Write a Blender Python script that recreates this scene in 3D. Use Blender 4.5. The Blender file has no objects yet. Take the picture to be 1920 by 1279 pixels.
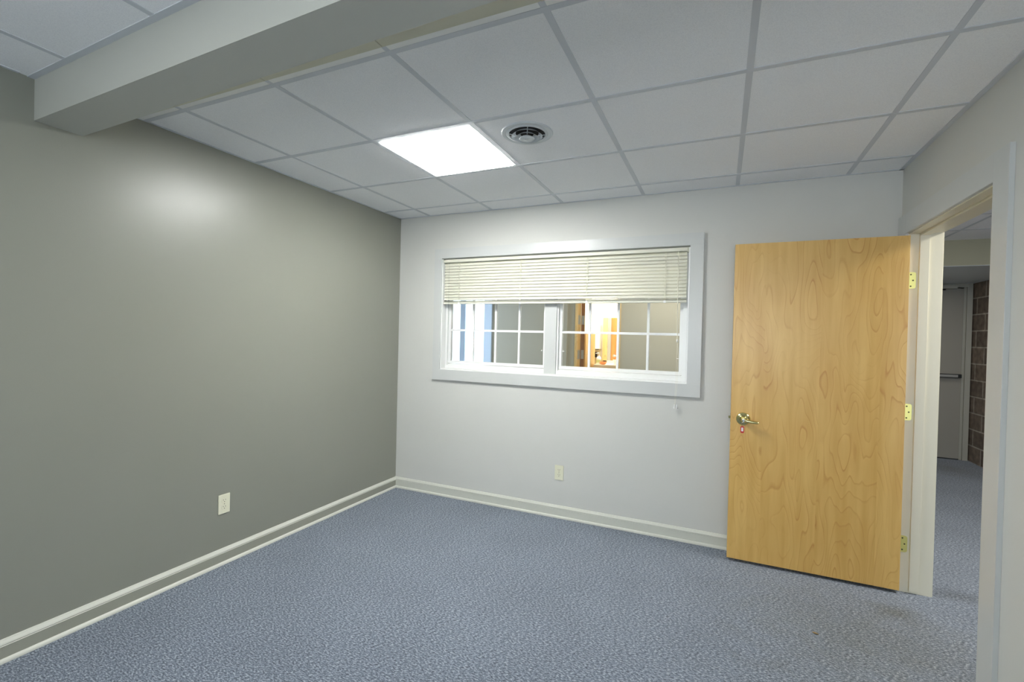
import bpy, bmesh, math, random
from mathutils import Vector, Matrix
random.seed(7)
S = bpy.context.scene
COL = S.collection
PI = math.pi

# ------------------------------------------------------------------ camera
cam_d = bpy.data.cameras.new('camera')
cam_d.sensor_width = 36.0
cam_d.lens = 876.17 / 1920 * 36.0
cam_d.clip_start = 0.02
cam = bpy.data.objects.new('camera', cam_d)
COL.objects.link(cam)
_r = Vector((0.9124545, 0.4084646, 0.0241550))
_u = Vector((-0.0261501, -0.0006999, 0.9996578))
_f = Vector((-0.4083417, 0.9127739, -0.0100428))
cam.matrix_world = Matrix(((_r.x, _u.x, -_f.x, 2.6822), (_r.y, _u.y, -_f.y, -3.4640),
                           (_r.z, _u.z, -_f.z, 1.3995), (0, 0, 0, 1)))
S.camera = cam

# ------------------------------------------------------------------ world
wd = bpy.data.worlds.new('daylight')
S.world = wd
wd.use_nodes = True
bg = wd.node_tree.nodes['Background']
bg.inputs[0].default_value = (0.72, 0.84, 1.0, 1)
bg.inputs[1].default_value = 3.0

# ------------------------------------------------------------------ exposure
S.view_settings.view_transform = 'Standard'
S.view_settings.look = 'None'
S.view_settings.exposure = 0.80
S.view_settings.gamma = 1.0
S.view_settings.use_curve_mapping = False
S.cycles.use_denoising = True
S.cycles.max_bounces = 12
S.cycles.diffuse_bounces = 6
S.cycles.sample_clamp_indirect = 6.0

W = 3.639          # right wall
H = 2.439          # ceiling
T = 0.6096         # ceiling module
C0 = 0.317         # first ceiling line from the left wall
R1 = 0.240         # first ceiling line from the far wall
WT = 0.14          # wall thickness
YN = -6.2          # near wall (behind the camera)
BX = 5.50          # block wall of the hall
YE = 4.12          # exit door wall
YC = 1.50          # wall across the corridor

def area(name, loc, sx, sy, power, col=(1, 1, 1), rot=(0, 0, 0), portal=False):
    d = bpy.data.lights.new(name, 'AREA')
    d.shape = 'RECTANGLE'; d.size = sx; d.size_y = sy; d.energy = power; d.color = col
    if portal: d.cycles.is_portal = True
    o = bpy.data.objects.new(name, d)
    COL.objects.link(o)
    o.location = loc; o.rotation_euler = rot
    return o

# ceiling panel behind the camera, panels of hall, corridor and kitchenette, added exit fill
area('ceiling_lamp_near', (C0 + 1.5 * T, -3.59, H - 0.004), 0.56, 0.56, 7, (0.97, 1.0, 0.98))
area('ceiling_lamp_hall', (4.75, -0.35, H - 0.02), 0.56, 0.56, 32, (1.0, 0.97, 0.90))
area('fill_light_exit', (4.85, 2.9, 2.180), 0.3, 0.3, 3.6, (1.0, 0.96, 0.88))  # added fill under the soffit, lifts the dim exit end
area('ceiling_lamp_corridor', (2.3, 0.75, H - 0.02), 0.56, 0.56, 14, (1.0, 0.96, 0.88))
area('ceiling_lamp_kitchenette', (1.2, 2.65, H - 0.02), 0.9, 0.5, 36, (1.0, 0.93, 0.84))
# added upward fill behind the camera, and sky portal of the far window
area('fill_light_near', (2.85, YN + 0.01, 1.45), 1.4, 1.3, 44, (0.92, 0.96, 1.0), (PI / 2 + 1.25, 0, 0))  # unseen fill tilted upward to brighten the ceiling
area('sky_portal_far', (-0.6, 3.45, 1.3), 2.2, 2.2, 1, (1, 1, 1), (-PI / 2, 0, 0), portal=True)

# ------------------------------------------------------------------ materials
def new_mat(name):
    m = bpy.data.materials.new(name); m.use_nodes = True
    nt = m.node_tree
    return m, nt, nt.nodes['Principled BSDF']

def srgb(r, g, b):
    f = lambda c: (c / 255 / 12.92) if c / 255 <= 0.04045 else ((c / 255 + 0.055) / 1.055) ** 2.4
    return (f(r), f(g), f(b), 1)

def plain(name, col, rough=0.5, metal=0.0, bump=0.0, bscale=200, spec=0.5, var=0.0, vscale=3):
    m, nt, b = new_mat(name)
    b.inputs['Base Color'].default_value = col
    b.inputs['Roughness'].default_value = rough
    b.inputs['Metallic'].default_value = metal
    b.inputs['Specular IOR Level'].default_value = spec
    tc = nt.nodes.new('ShaderNodeTexCoord')
    if var:
        n = nt.nodes.new('ShaderNodeTexNoise'); n.inputs['Scale'].default_value = vscale
        n.inputs['Detail'].default_value = 4
        nt.links.new(tc.outputs['Object'], n.inputs['Vector'])
        mx = nt.nodes.new('ShaderNodeMixRGB')
        mx.inputs[1].default_value = tuple(c * (1 - var) for c in col[:3]) + (1,)
        mx.inputs[2].default_value = tuple(min(1, c * (1 + var)) for c in col[:3]) + (1,)
        nt.links.new(n.outputs['Fac'], mx.inputs[0])
        nt.links.new(mx.outputs[0], b.inputs['Base Color'])
    if bump:
        n = nt.nodes.new('ShaderNodeTexNoise'); n.inputs['Scale'].default_value = bscale
        n.inputs['Detail'].default_value = 3
        nt.links.new(tc.outputs['Object'], n.inputs['Vector'])
        bp = nt.nodes.new('ShaderNodeBump'); bp.inputs['Strength'].default_value = bump
        bp.inputs['Distance'].default_value = 0.002
        nt.links.new(n.outputs['Fac'], bp.inputs['Height'])
        nt.links.new(bp.outputs[0], b.inputs['Normal'])
    return m

def emis(name, col, st):
    m, nt, b = new_mat(name)
    b.inputs['Base Color'].default_value = (0.8, 0.8, 0.8, 1)
    b.inputs['Emission Color'].default_value = col
    b.inputs['Emission Strength'].default_value = st
    return m

M = {}
M['wall_light'] = plain('painted_wall', srgb(209, 209, 203), 0.55, spec=0.35, bump=0.12, bscale=260, var=0.015)
M['wall_dark'] = plain('painted_wall_olive', srgb(139, 140, 130), 0.33, bump=0.12, bscale=260, var=0.02)
M['trim_grey'] = plain('grey_trim_paint', srgb(203, 205, 202), 0.30, bump=0.08, bscale=90)
M['trim_cream'] = plain('cream_trim_paint', srgb(224, 219, 198), 0.38, bump=0.05, bscale=90)
M['trim_base'] = plain('baseboard_paint', srgb(206, 207, 196), 0.38, bump=0.05, bscale=90)
M['trim_olive'] = plain('baseboard_paint_olive', srgb(150, 151, 139), 0.38, bump=0.05, bscale=90)
M['beam'] = plain('beam_paint', srgb(184, 185, 176), 0.5, bump=0.15, bscale=200)
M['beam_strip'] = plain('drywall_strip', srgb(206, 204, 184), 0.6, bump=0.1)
M['tbar'] = plain('ceiling_grid_metal', srgb(206, 210, 215), 0.45)
M['vinyl'] = plain('white_vinyl', srgb(240, 241, 238), 0.3)
M['blind'] = plain('blind_ivory', srgb(224, 223, 206), 0.4)
M['cord'] = plain('cord_ivory', srgb(232, 230, 212), 0.6)
M['brass'] = plain('polished_brass', srgb(214, 206, 150), 0.18, metal=1.0)
M['brassleaf'] = plain('brass_leaf', srgb(236, 226, 140), 0.32, metal=0.85)
M['screw'] = plain('screw_dark', srgb(90, 84, 58), 0.4, metal=0.8)
M['ivory'] = plain('ivory_plastic', srgb(226, 224, 200), 0.35)
M['slot'] = plain('slot_dark', srgb(70, 68, 58), 0.6)
M['red'] = plain('red_plastic', srgb(205, 40, 40), 0.3)
M['paper'] = plain('paper', srgb(240, 240, 240), 0.7)
M['ring'] = plain('steel_ring', srgb(200, 200, 195), 0.25, metal=1.0)
M['lampframe'] = plain('lamp_frame_white', srgb(206, 212, 214), 0.4)
M['ventmetal'] = plain('vent_painted_steel', srgb(205, 211, 214), 0.35)
M['dark'] = plain('duct_dark', srgb(40, 38, 38), 0.8)
M['exitdoor'] = plain('exit_door_paint', srgb(150, 147, 138), 0.45, bump=0.05, bscale=60)
M['exitframe'] = plain('exit_frame_paint', srgb(166, 165, 154), 0.45)
M['black'] = plain('black_metal', srgb(34, 36, 38), 0.35)
M['soffit'] = plain('soffit_paint', srgb(176, 174, 150), 0.55)
M['hallwall'] = plain('corridor_wall_paint', srgb(178, 171, 153), 0.5)
M['sky_tinted'] = plain('white_frame_sky_tinted', srgb(196, 210, 226), 0.4)  # white paint with the blue of daylight put into its colour
M['bright'] = plain('kitchenette_wall', srgb(240, 232, 205), 0.5)
M['counter'] = plain('cream_laminate', srgb(238, 228, 200), 0.35)
M['orange'] = plain('orange_ceramic', srgb(222, 140, 80), 0.35)
M['white'] = plain('white_plastic', srgb(240, 240, 236), 0.35)
M['greenlabel'] = plain('pale_green_label', srgb(196, 214, 150), 0.5)
M['greyplate'] = plain('brushed_steel', srgb(180, 180, 176), 0.35, metal=0.7)
M['snow'] = plain('pale_ground', srgb(190, 205, 225), 0.9)
M['debris'] = plain('dry_leaf', srgb(140, 120, 84), 0.8)
M['lamp_on'] = emis('lamp_diffuser_lit', (1.0, 1.0, 0.985, 1), 29.0)

def glass():
    m, nt, b = new_mat('window_glass')
    nt.nodes.remove(b)
    out = nt.nodes['Material Output']
    tr = nt.nodes.new('ShaderNodeBsdfTransparent'); tr.inputs[0].default_value = (0.93, 0.95, 0.94, 1)
    gl = nt.nodes.new('ShaderNodeBsdfGlossy'); gl.inputs['Roughness'].default_value = 0.02
    fr = nt.nodes.new('ShaderNodeFresnel'); fr.inputs[0].default_value = 1.5
    mx = nt.nodes.new('ShaderNodeMixShader')
    nt.links.new(fr.outputs[0], mx.inputs[0]); nt.links.new(tr.outputs[0], mx.inputs[1])
    nt.links.new(gl.outputs[0], mx.inputs[2]); nt.links.new(mx.outputs[0], out.inputs[0])
    return m
M['glass'] = glass()

def carpet():
    m, nt, b = new_mat('blue_grey_loop_carpet')
    N = nt.nodes; L = nt.links
    tc = N.new('ShaderNodeTexCoord')
    mp = N.new('ShaderNodeMapping'); mp.inputs['Scale'].default_value = (0.62, 1.35, 1)
    mp.inputs['Rotation'].default_value = (0, 0, 0.25)
    L.new(tc.outputs['Object'], mp.inputs[0])
    n1 = N.new('ShaderNodeTexNoise'); n1.inputs['Scale'].default_value = 125; n1.inputs['Detail'].default_value = 5
    n1.inputs['Roughness'].default_value = 0.7
    L.new(mp.outputs[0], n1.inputs['Vector'])
    r1 = N.new('ShaderNodeValToRGB')
    e = r1.color_ramp.elements
    e[0].position = 0.34; e[0].color = srgb(58, 63, 72)
    e[1].position = 0.64; e[1].color = srgb(170, 178, 188)
    k = e.new(0.5); k.color = srgb(106, 115, 128)
    L.new(n1.outputs['Fac'], r1.inputs[0])
    # broad unevenness
    n2 = N.new('ShaderNodeTexNoise'); n2.inputs['Scale'].default_value = 2.3; n2.inputs['Detail'].default_value = 5
    L.new(tc.outputs['Object'], n2.inputs['Vector'])
    r2 = N.new('ShaderNodeMapRange'); r2.inputs[1].default_value = 0.3; r2.inputs[2].default_value = 0.7
    r2.inputs[3].default_value = 0.93; r2.inputs[4].default_value = 1.06
    L.new(n2.outputs['Fac'], r2.inputs[0])
    mul = N.new('ShaderNodeMixRGB'); mul.blend_type = 'MULTIPLY'; mul.inputs[0].default_value = 1
    L.new(r1.outputs[0], mul.inputs[1]); L.new(r2.outputs[0], mul.inputs[2])
    # worn dirty patch on the way to the door
    last = mul.outputs[0]
    def blob(cx, cy, rx, ry, amt, col):
        nonlocal last
        sx = N.new('ShaderNodeMapping'); sx.inputs['Location'].default_value = (-cx / rx, -cy / ry, 0)
        sx.inputs['Scale'].default_value = (1 / rx, 1 / ry, 0)
        L.new(tc.outputs['Object'], sx.inputs[0])
        ln = N.new('ShaderNodeVectorMath'); ln.operation = 'LENGTH'; L.new(sx.outputs[0], ln.inputs[0])
        nn = N.new('ShaderNodeTexNoise'); nn.inputs['Scale'].default_value = 9; nn.inputs['Detail'].default_value = 5
        L.new(tc.outputs['Object'], nn.inputs['Vector'])
        ad = N.new('ShaderNodeMath'); ad.operation = 'MULTIPLY_ADD'; ad.inputs[1].default_value = 1.2
        L.new(nn.outputs['Fac'], ad.inputs[0]); L.new(ln.outputs['Value'], ad.inputs[2])
        mr = N.new('ShaderNodeMapRange'); mr.inputs[1].default_value = 1.6; mr.inputs[2].default_value = 0.6
        mr.inputs[3].default_value = 0; mr.inputs[4].default_value = amt
        L.new(ad.outputs[0], mr.inputs[0])
        mm = N.new('ShaderNodeMixRGB'); mm.blend_type = 'MULTIPLY'; mm.inputs[2].default_value = col
        L.new(mr.outputs[0], mm.inputs[0]); L.new(last, mm.inputs[1])
        last = mm.outputs[0]
    blob(3.35, -0.75, 0.75, 0.55, 0.75, (0.82, 0.78, 0.66, 1))
    blob(3.55, -0.42, 0.16, 0.13, 0.8, (0.70, 0.66, 0.56, 1))
    blob(3.3, -1.4, 0.7, 0.6, 0.6, (0.86, 0.82, 0.74, 1))
    blob(5.1, 3.5, 0.4, 0.5, 0.7, (0.66, 0.60, 0.52, 1))
    blob(3.95, -0.05, 0.22, 0.10, 0.7, (0.72, 0.70, 0.66, 1))
    L.new(last, b.inputs['Base Color'])
    b.inputs['Roughness'].default_value = 0.95
    b.inputs['Specular IOR Level'].default_value = 0.1
    b.inputs['Sheen Weight'].default_value = 0.15
    bp = N.new('ShaderNodeBump'); bp.inputs['Strength'].default_value = 0.35; bp.inputs['Distance'].default_value = 0.003
    L.new(n1.outputs['Fac'], bp.inputs['Height']); L.new(bp.outputs[0], b.inputs['Normal'])
    return m
M['carpet'] = carpet()

def tile_mat():
    m, nt, b = new_mat('mineral_fibre_tile')
    N = nt.nodes; L = nt.links
    tc = N.new('ShaderNodeTexCoord')
    n1 = N.new('ShaderNodeTexNoise'); n1.inputs['Scale'].default_value = 260; n1.inputs['Detail'].default_value = 4
    L.new(tc.outputs['Object'], n1.inputs['Vector'])
    r = N.new('ShaderNodeValToRGB'); e = r.color_ramp.elements
    e[0].position = 0.3; e[0].color = srgb(238, 239, 241); e[1].position = 0.6; e[1].color = srgb(249, 250, 251)
    L.new(n1.outputs['Fac'], r.inputs[0]); L.new(r.outputs[0], b.inputs['Base Color'])
    b.inputs['Roughness'].default_value = 0.9
    bp = N.new('ShaderNodeBump'); bp.inputs['Strength'].default_value = 0.25; bp.inputs['Distance'].default_value = 0.002
    L.new(n1.outputs['Fac'], bp.inputs['Height']); L.new(bp.outputs[0], b.inputs['Normal'])
    return m
M['tile'] = tile_mat()

def maple(name, c_lo, c_hi, c_line, seams=True):
    m, nt, b = new_mat(name)
    N = nt.nodes; L = nt.links
    tc = N.new('ShaderNodeTexCoord')
    # veneer leaves 0.29 m wide, slightly different from each other
    sp = N.new('ShaderNodeSeparateXYZ'); L.new(tc.outputs['Object'], sp.inputs[0])
    dv = N.new('ShaderNodeMath'); dv.operation = 'DIVIDE'; dv.inputs[1].default_value = 0.293
    L.new(sp.outputs['X'], dv.inputs[0])
    fl = N.new('ShaderNodeMath'); fl.operation = 'FLOOR'; L.new(dv.outputs[0], fl.inputs[0])
    off = N.new('ShaderNodeMath'); off.operation = 'MULTIPLY'; off.inputs[1].default_value = 5.37 if seams else 0
    L.new(fl.outputs[0], off.inputs[0])
    cb = N.new('ShaderNodeCombineXYZ'); L.new(sp.outputs['X'], cb.inputs[0]); L.new(sp.outputs['Y'], cb.inputs[1])
    L.new(sp.outputs['Z'], cb.inputs[2])
    va = N.new('ShaderNodeVectorMath'); va.operation = 'ADD'
    c2 = N.new('ShaderNodeCombineXYZ'); L.new(off.outputs[0], c2.inputs[1])
    L.new(cb.outputs[0], va.inputs[0]); L.new(c2.outputs[0], va.inputs[1])
    mp = N.new('ShaderNodeMapping'); mp.inputs['Scale'].default_value = (3.6, 1.0, 0.85)
    L.new(va.outputs[0], mp.inputs[0])
    n = N.new('ShaderNodeTexNoise'); n.inputs['Scale'].default_value = 1.3; n.inputs['Detail'].default_value = 2.2
    n.inputs['Roughness'].default_value = 0.40; n.inputs['Distortion'].default_value = 0.25
    L.new(mp.outputs[0], n.inputs['Vector'])
    mu = N.new('ShaderNodeMath'); mu.operation = 'MULTIPLY'; mu.inputs[1].default_value = 22
    L.new(n.outputs['Fac'], mu.inputs[0])
    fr = N.new('ShaderNodeMath'); fr.operation = 'FRACT'; L.new(mu.outputs[0], fr.inputs[0])
    rp = N.new('ShaderNodeValToRGB'); e = rp.color_ramp.elements
    e[0].position = 0.0; e[0].color = (0, 0, 0, 1); e[1].position = 1.0; e[1].color = (0, 0, 0, 1)
    k = e.new(0.80); k.color = (0.22, 0.22, 0.22, 1)
    k = e.new(0.93); k.color = (1, 1, 1, 1)
    L.new(fr.outputs[0], rp.inputs[0])
    # line strength varies over the sheet
    n3 = N.new('ShaderNodeTexNoise'); n3.inputs['Scale'].default_value = 3.2; n3.inputs['Detail'].default_value = 2
    L.new(va.outputs[0], n3.inputs['Vector'])
    m3 = N.new('ShaderNodeMapRange'); m3.inputs[1].default_value = 0.35; m3.inputs[2].default_value = 0.68
    m3.inputs[3].default_value = 0.10; m3.inputs[4].default_value = 0.72
    L.new(n3.outputs['Fac'], m3.inputs[0])
    lm = N.new('ShaderNodeMath'); lm.operation = 'MULTIPLY'
    L.new(rp.outputs[0], lm.inputs[0]); L.new(m3.outputs[0], lm.inputs[1])
    # broad colour + fine fibre
    n2 = N.new('ShaderNodeTexNoise'); n2.inputs['Scale'].default_value = 1.0; n2.inputs['Detail'].default_value = 6
    mp2 = N.new('ShaderNodeMapping'); mp2.inputs['Scale'].default_value = (26, 8, 2.0)
    L.new(va.outputs[0], mp2.inputs[0]); L.new(mp2.outputs[0], n2.inputs['Vector'])
    r2 = N.new('ShaderNodeValToRGB'); e = r2.color_ramp.elements
    e[0].position = 0.3; e[0].color = c_lo; e[1].position = 0.7; e[1].color = c_hi
    L.new(n2.outputs['Fac'], r2.inputs[0])
    mx = N.new('ShaderNodeMixRGB'); mx.inputs[2].default_value = c_line
    L.new(lm.outputs[0], mx.inputs[0]); L.new(r2.outputs[0], mx.inputs[1])
    L.new(mx.outputs[0], b.inputs['Base Color'])
    b.inputs['Roughness'].default_value = 0.36
    b.inputs['Coat Weight'].default_value = 0.15
    b.inputs['Coat Roughness'].default_value = 0.25
    return m
M['maple'] = maple('maple_veneer', srgb(212, 168, 90), srgb(226, 187, 110), srgb(188, 126, 52))
M['maple_edge'] = maple('maple_edge', srgb(196, 156, 88), srgb(214, 176, 108), srgb(170, 120, 60), False)
M['cabwood'] = maple('cabinet_wood', srgb(220, 184, 120), srgb(232, 200, 142), srgb(200, 148, 84), False)
M['orangewood'] = maple('orange_wood', srgb(206, 132, 70), srgb(220, 148, 84), srgb(170, 96, 44), False)
M['shaded_wood'] = maple('wood_shade_brown', srgb(130, 92, 62), srgb(150, 108, 74), srgb(100, 66, 42), False)  # wood with the shade of the jamb put into its brown

def cmu():
    m, nt, b = new_mat('concrete_block')
    N = nt.nodes; L = nt.links
    tc = N.new('ShaderNodeTexCoord')
    sp = N.new('ShaderNodeSeparateXYZ'); L.new(tc.outputs['Object'], sp.inputs[0])
    cb = N.new('ShaderNodeCombineXYZ'); L.new(sp.outputs['Y'], cb.inputs[0]); L.new(sp.outputs['Z'], cb.inputs[1])
    br = N.new('ShaderNodeTexBrick'); br.inputs['Scale'].default_value = 1.0
    br.inputs['Brick Width'].default_value = 0.4; br.inputs['Row Height'].default_value = 0.2
    br.inputs['Mortar Size'].default_value = 0.010; br.inputs['Mortar Smooth'].default_value = 0.3
    br.inputs['Color1'].default_value = srgb(128, 114, 102); br.inputs['Color2'].default_value = srgb(102, 91, 82)
    br.inputs['Mortar'].default_value = srgb(168, 160, 148)
    L.new(cb.outputs[0], br.inputs['Vector'])
    n = N.new('ShaderNodeTexNoise'); n.inputs['Scale'].default_value = 14; n.inputs['Detail'].default_value = 6
    L.new(tc.outputs['Object'], n.inputs['Vector'])
    mr = N.new('ShaderNodeMapRange'); mr.inputs[1].default_value = 0.3; mr.inputs[2].default_value = 0.7
    mr.inputs[3].default_value = 0.68; mr.inputs[4].default_value = 1.25
    L.new(n.outputs['Fac'], mr.inputs[0])
    mu = N.new('ShaderNodeMixRGB'); mu.blend_type = 'MULTIPLY'; mu.inputs[0].default_value = 1
    L.new(br.outputs['Color'], mu.inputs[1]); L.new(mr.outputs[0], mu.inputs[2])
    L.new(mu.outputs[0], b.inputs['Base Color'])
    b.inputs['Roughness'].default_value = 0.9
    bp = N.new('ShaderNodeBump'); bp.inputs['Strength'].default_value = 0.8; bp.inputs['Distance'].default_value = 0.008
    bp.invert = True
    L.new(br.outputs['Fac'], bp.inputs['Height'])
    bp2 = N.new('ShaderNodeBump'); bp2.inputs['Strength'].default_value = 0.5; bp2.inputs['Distance'].default_value = 0.004
    n4 = N.new('ShaderNodeTexNoise'); n4.inputs['Scale'].default_value = 70
    L.new(tc.outputs['Object'], n4.inputs['Vector']); L.new(n4.outputs['Fac'], bp2.inputs['Height'])
    L.new(bp.outputs[0], bp2.inputs['Normal']); L.new(bp2.outputs[0], b.inputs['Normal'])
    return m
M['cmu'] = cmu()

# ------------------------------------------------------------------ mesh helpers
def add_box(bm, a, b, bevel=0.0, seg=2):
    x0, x1 = sorted((a[0], b[0])); y0, y1 = sorted((a[1], b[1])); z0, z1 = sorted((a[2], b[2]))
    r = bmesh.ops.create_cube(bm, size=1.0)
    vs = r['verts']
    for v in vs:
        v.co = Vector(((x0 + x1) / 2 + v.co.x * (x1 - x0), (y0 + y1) / 2 + v.co.y * (y1 - y0),
                       (z0 + z1) / 2 + v.co.z * (z1 - z0)))
    if bevel:
        es = list({e for v in vs for e in v.link_edges})
        bmesh.ops.bevel(bm, geom=es, offset=bevel, segments=seg, profile=0.7, affect='EDGES')

def add_lathe(bm, prof, centre, axis='z', seg=40, cap=True):
    """prof: list of (radius, height) along the axis."""
    c = Vector(centre)
    def P(r, h, t):
        x, y = r * math.cos(t), r * math.sin(t)
        if axis == 'z': return c + Vector((x, y, h))
        if axis == 'y': return c + Vector((x, h, y))
        return c + Vector((h, x, y))
    rings = []
    for r, h in prof:
        rings.append([bm.verts.new(P(max(r, 1e-4), h, 2 * PI * i / seg)) for i in range(seg)])
    for a, b in zip(rings, rings[1:]):
        for i in range(seg):
            bm.faces.new((a[i], a[(i + 1) % seg], b[(i + 1) % seg], b[i]))
    if cap:
        bm.faces.new(rings[0]); bm.faces.new(rings[-1])

def add_tube(bm, pts, rad, seg=12, cap=True):
    pts = [Vector(p) for p in pts]
    rads = rad if isinstance(rad, (list, tuple)) else [rad] * len(pts)
    rings = []
    up = None
    for i, p in enumerate(pts):
        d = (pts[min(i + 1, len(pts) - 1)] - pts[max(i - 1, 0)]).normalized()
        if up is None:
            up = Vector((0, 0, 1)) if abs(d.z) < 0.9 else Vector((1, 0, 0))
        s = d.cross(up).normalized(); u = s.cross(d).normalized(); up = u
        rings.append([bm.verts.new(p + (s * math.cos(2 * PI * k / seg) + u * math.sin(2 * PI * k / seg)) * rads[i])
                      for k in range(seg)])
    for a, b in zip(rings, rings[1:]):
        for i in range(seg):
            bm.faces.new((a[i], a[(i + 1) % seg], b[(i + 1) % seg], b[i]))
    if cap:
        bm.faces.new(rings[0]); bm.faces.new(rings[-1])

def add_prism(bm, poly, origin, ux, uy, ext):
    """extrude a 2D polygon (in ux, uy) along vector ext."""
    o, ux, uy, ext = Vector(origin), Vector(ux), Vector(uy), Vector(ext)
    a = [bm.verts.new(o + ux * p[0] + uy * p[1]) for p in poly]
    b = [bm.verts.new(v.co + ext) for v in a]
    n = len(poly)
    for i in range(n):
        bm.faces.new((a[i], a[(i + 1) % n], b[(i + 1) % n], b[i]))
    bm.faces.new(a); bm.faces.new(b)

def add_sphere(bm, c, r, sz=(1, 1, 1), seg=16):
    rr = bmesh.ops.create_uvsphere(bm, u_segments=seg, v_segments=max(8, seg // 2), radius=r)
    for v in rr['verts']:
        v.co = Vector((v.co.x * sz[0] + c[0], v.co.y * sz[1] + c[1], v.co.z * sz[2] + c[2]))

def obj(name, bm, mat, parent=None, smooth=False):
    bmesh.ops.recalc_face_normals(bm, faces=bm.faces)
    me = bpy.data.meshes.new(name)
    bm.to_mesh(me); bm.free()
    me.materials.append(M[mat])
    if smooth:
        for p in me.polygons: p.use_smooth = True
        me.set_sharp_from_angle(angle=math.radians(38))
    o = bpy.data.objects.new(name, me)
    COL.objects.link(o)
    if parent is not None:
        o.parent = parent
        o.matrix_parent_inverse = Matrix.Translation(-parent.location) if False else Matrix.Identity(4)
        o.location = -parent.location     # meshes are written in world metres
    return o

def B(): return bmesh.new()

def box(name, a, b, mat, parent=None, bevel=0.0):
    bm = B(); add_box(bm, a, b, bevel)
    return obj(name, bm, mat, parent)

def tag(o, label, cat=None, group=None, kind=None):
    o['label'] = label
    if cat: o['category'] = cat
    if group: o['group'] = group
    if kind: o['kind'] = kind
    return o

def st(o, label, cat):
    return tag(o, label, cat, None, 'structure')

def thing(name, label, cat, loc, group=None, kind=None):
    o = bpy.data.objects.new(name, None); COL.objects.link(o)
    o.location = loc; o.empty_display_size = 0.1
    return tag(o, label, cat, group, kind)

def part_children_fix(child, parent_part):
    """re-parent a world-coordinate mesh under a part (sub-part)."""
    child.parent = parent_part
    child.location = (0, 0, 0)

# ------------------------------------------------------------------ floor
bm = B(); add_box(bm, (-3.0, YN - 0.2, -0.10), (BX + 0.2, YE + 0.3, 0.0))
st(obj('floor', bm, 'carpet'), 'blue-grey flecked loop carpet covering the whole floor', 'carpet')
# ------------------------------------------------------------------ left and near walls
st(box('wall_left', (-WT, YN, 0), (0, 0, 2.7), 'wall_dark'), 'olive-grey painted wall on the left with a soft sheen', 'wall')
bm = B()
add_box(bm, (-WT, YN - WT, 0), (2.15, YN, 2.7)); add_box(bm, (3.55, YN - WT, 0), (W + WT, YN, 2.7))
add_box(bm, (2.15, YN - WT, 0), (3.55, YN, 0.8)); add_box(bm, (2.15, YN - WT, 2.1), (3.55, YN, 2.7))  # opening is added, only to hold the fill light
st(obj('wall_near', bm, 'wall_light'), 'light grey wall behind the viewpoint with an added opening for the fill light', 'wall')

# ------------------------------------------------------------------ far wall with window opening
OX0, OX1, OZ0, OZ1 = 0.462, 2.470, 1.100, 2.056
bm = B()
add_box(bm, (-WT, 0, 0), (OX0, WT, 2.7)); add_box(bm, (OX1, 0, 0), (W + WT, WT, 2.7))
add_box(bm, (OX0, 0, 0), (OX1, WT, OZ0)); add_box(bm, (OX0, 0, OZ1), (OX1, WT, 2.7))
st(obj('wall_far', bm, 'wall_light'), 'light grey wall straight ahead that holds the white window', 'wall')

# ------------------------------------------------------------------ right wall with doorway
DY0, DY1, DZ = -1.056, -0.128, 2.032      # opening between the jambs
bm = B()
add_box(bm, (W, YN, 0), (W + WT, DY0 - 0.018, 2.7)); add_box(bm, (W, DY1 + 0.018, 0), (W + WT, 0, 2.7))
add_box(bm, (W, DY0 - 0.018, DZ + 0.018), (W + WT, DY1 + 0.018, 2.7))
st(obj('wall_right', bm, 'wall_light'), 'light grey wall on the right with the open doorway in it', 'wall')

# ------------------------------------------------------------------ ceiling: tiles (one slab) and grid
bm = B(); add_box(bm, (-WT, YN, H + 0.0022), (W + WT, 0.0, H + 0.03))
ceil = st(obj('ceiling', bm, 'tile'), 'suspended ceiling of white square tiles in a metal grid', 'ceiling')
bm = B()
tw = 0.012
xs = [C0 + i * T for i in range(6)]
ys = [-(R1 + i * T) for i in range(10)]
BY0, BY1 = -2.535, -2.318            # beam near and far face
ys = [y for y in ys if not (BY0 - 0.45 < y < BY1 + 0.05)]
for x in xs:
    add_box(bm, (x - tw, -2.112, H), (x + tw, 0, H + 0.008))
    add_box(bm, (x - tw, YN, H), (x + tw, -2.490 - 0.029 * x, H + 0.008))
for y in ys:
    add_box(bm, (0, y - tw, H - 0.0006), (W, y + tw, H + 0.0074))
# wall angles
for a, b in (((0, -0.016, H - 0.001), (W, 0, H + 0.008)), ((0, BY1, H - 0.001), (0.016, 0, H + 0.008)),
             ((W - 0.022, BY1, H - 0.001), (W, 0, H + 0.008)), ((0, YN, H - 0.001), (0.016, BY0, H + 0.008)),
             ((W - 0.022, YN, H - 0.001), (W, BY0, H + 0.008))):
    add_box(bm, a, b)
add_prism(bm, [(0, -2.508), (W, -2.508 - 0.029 * W), (W, -2.482 - 0.029 * W), (0, -2.482)], (0, 0, H - 0.001), (1, 0, 0), (0, 1, 0), (0, 0, 0.009))
obj('ceiling_grid', bm, 'tbar', ceil)

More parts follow.
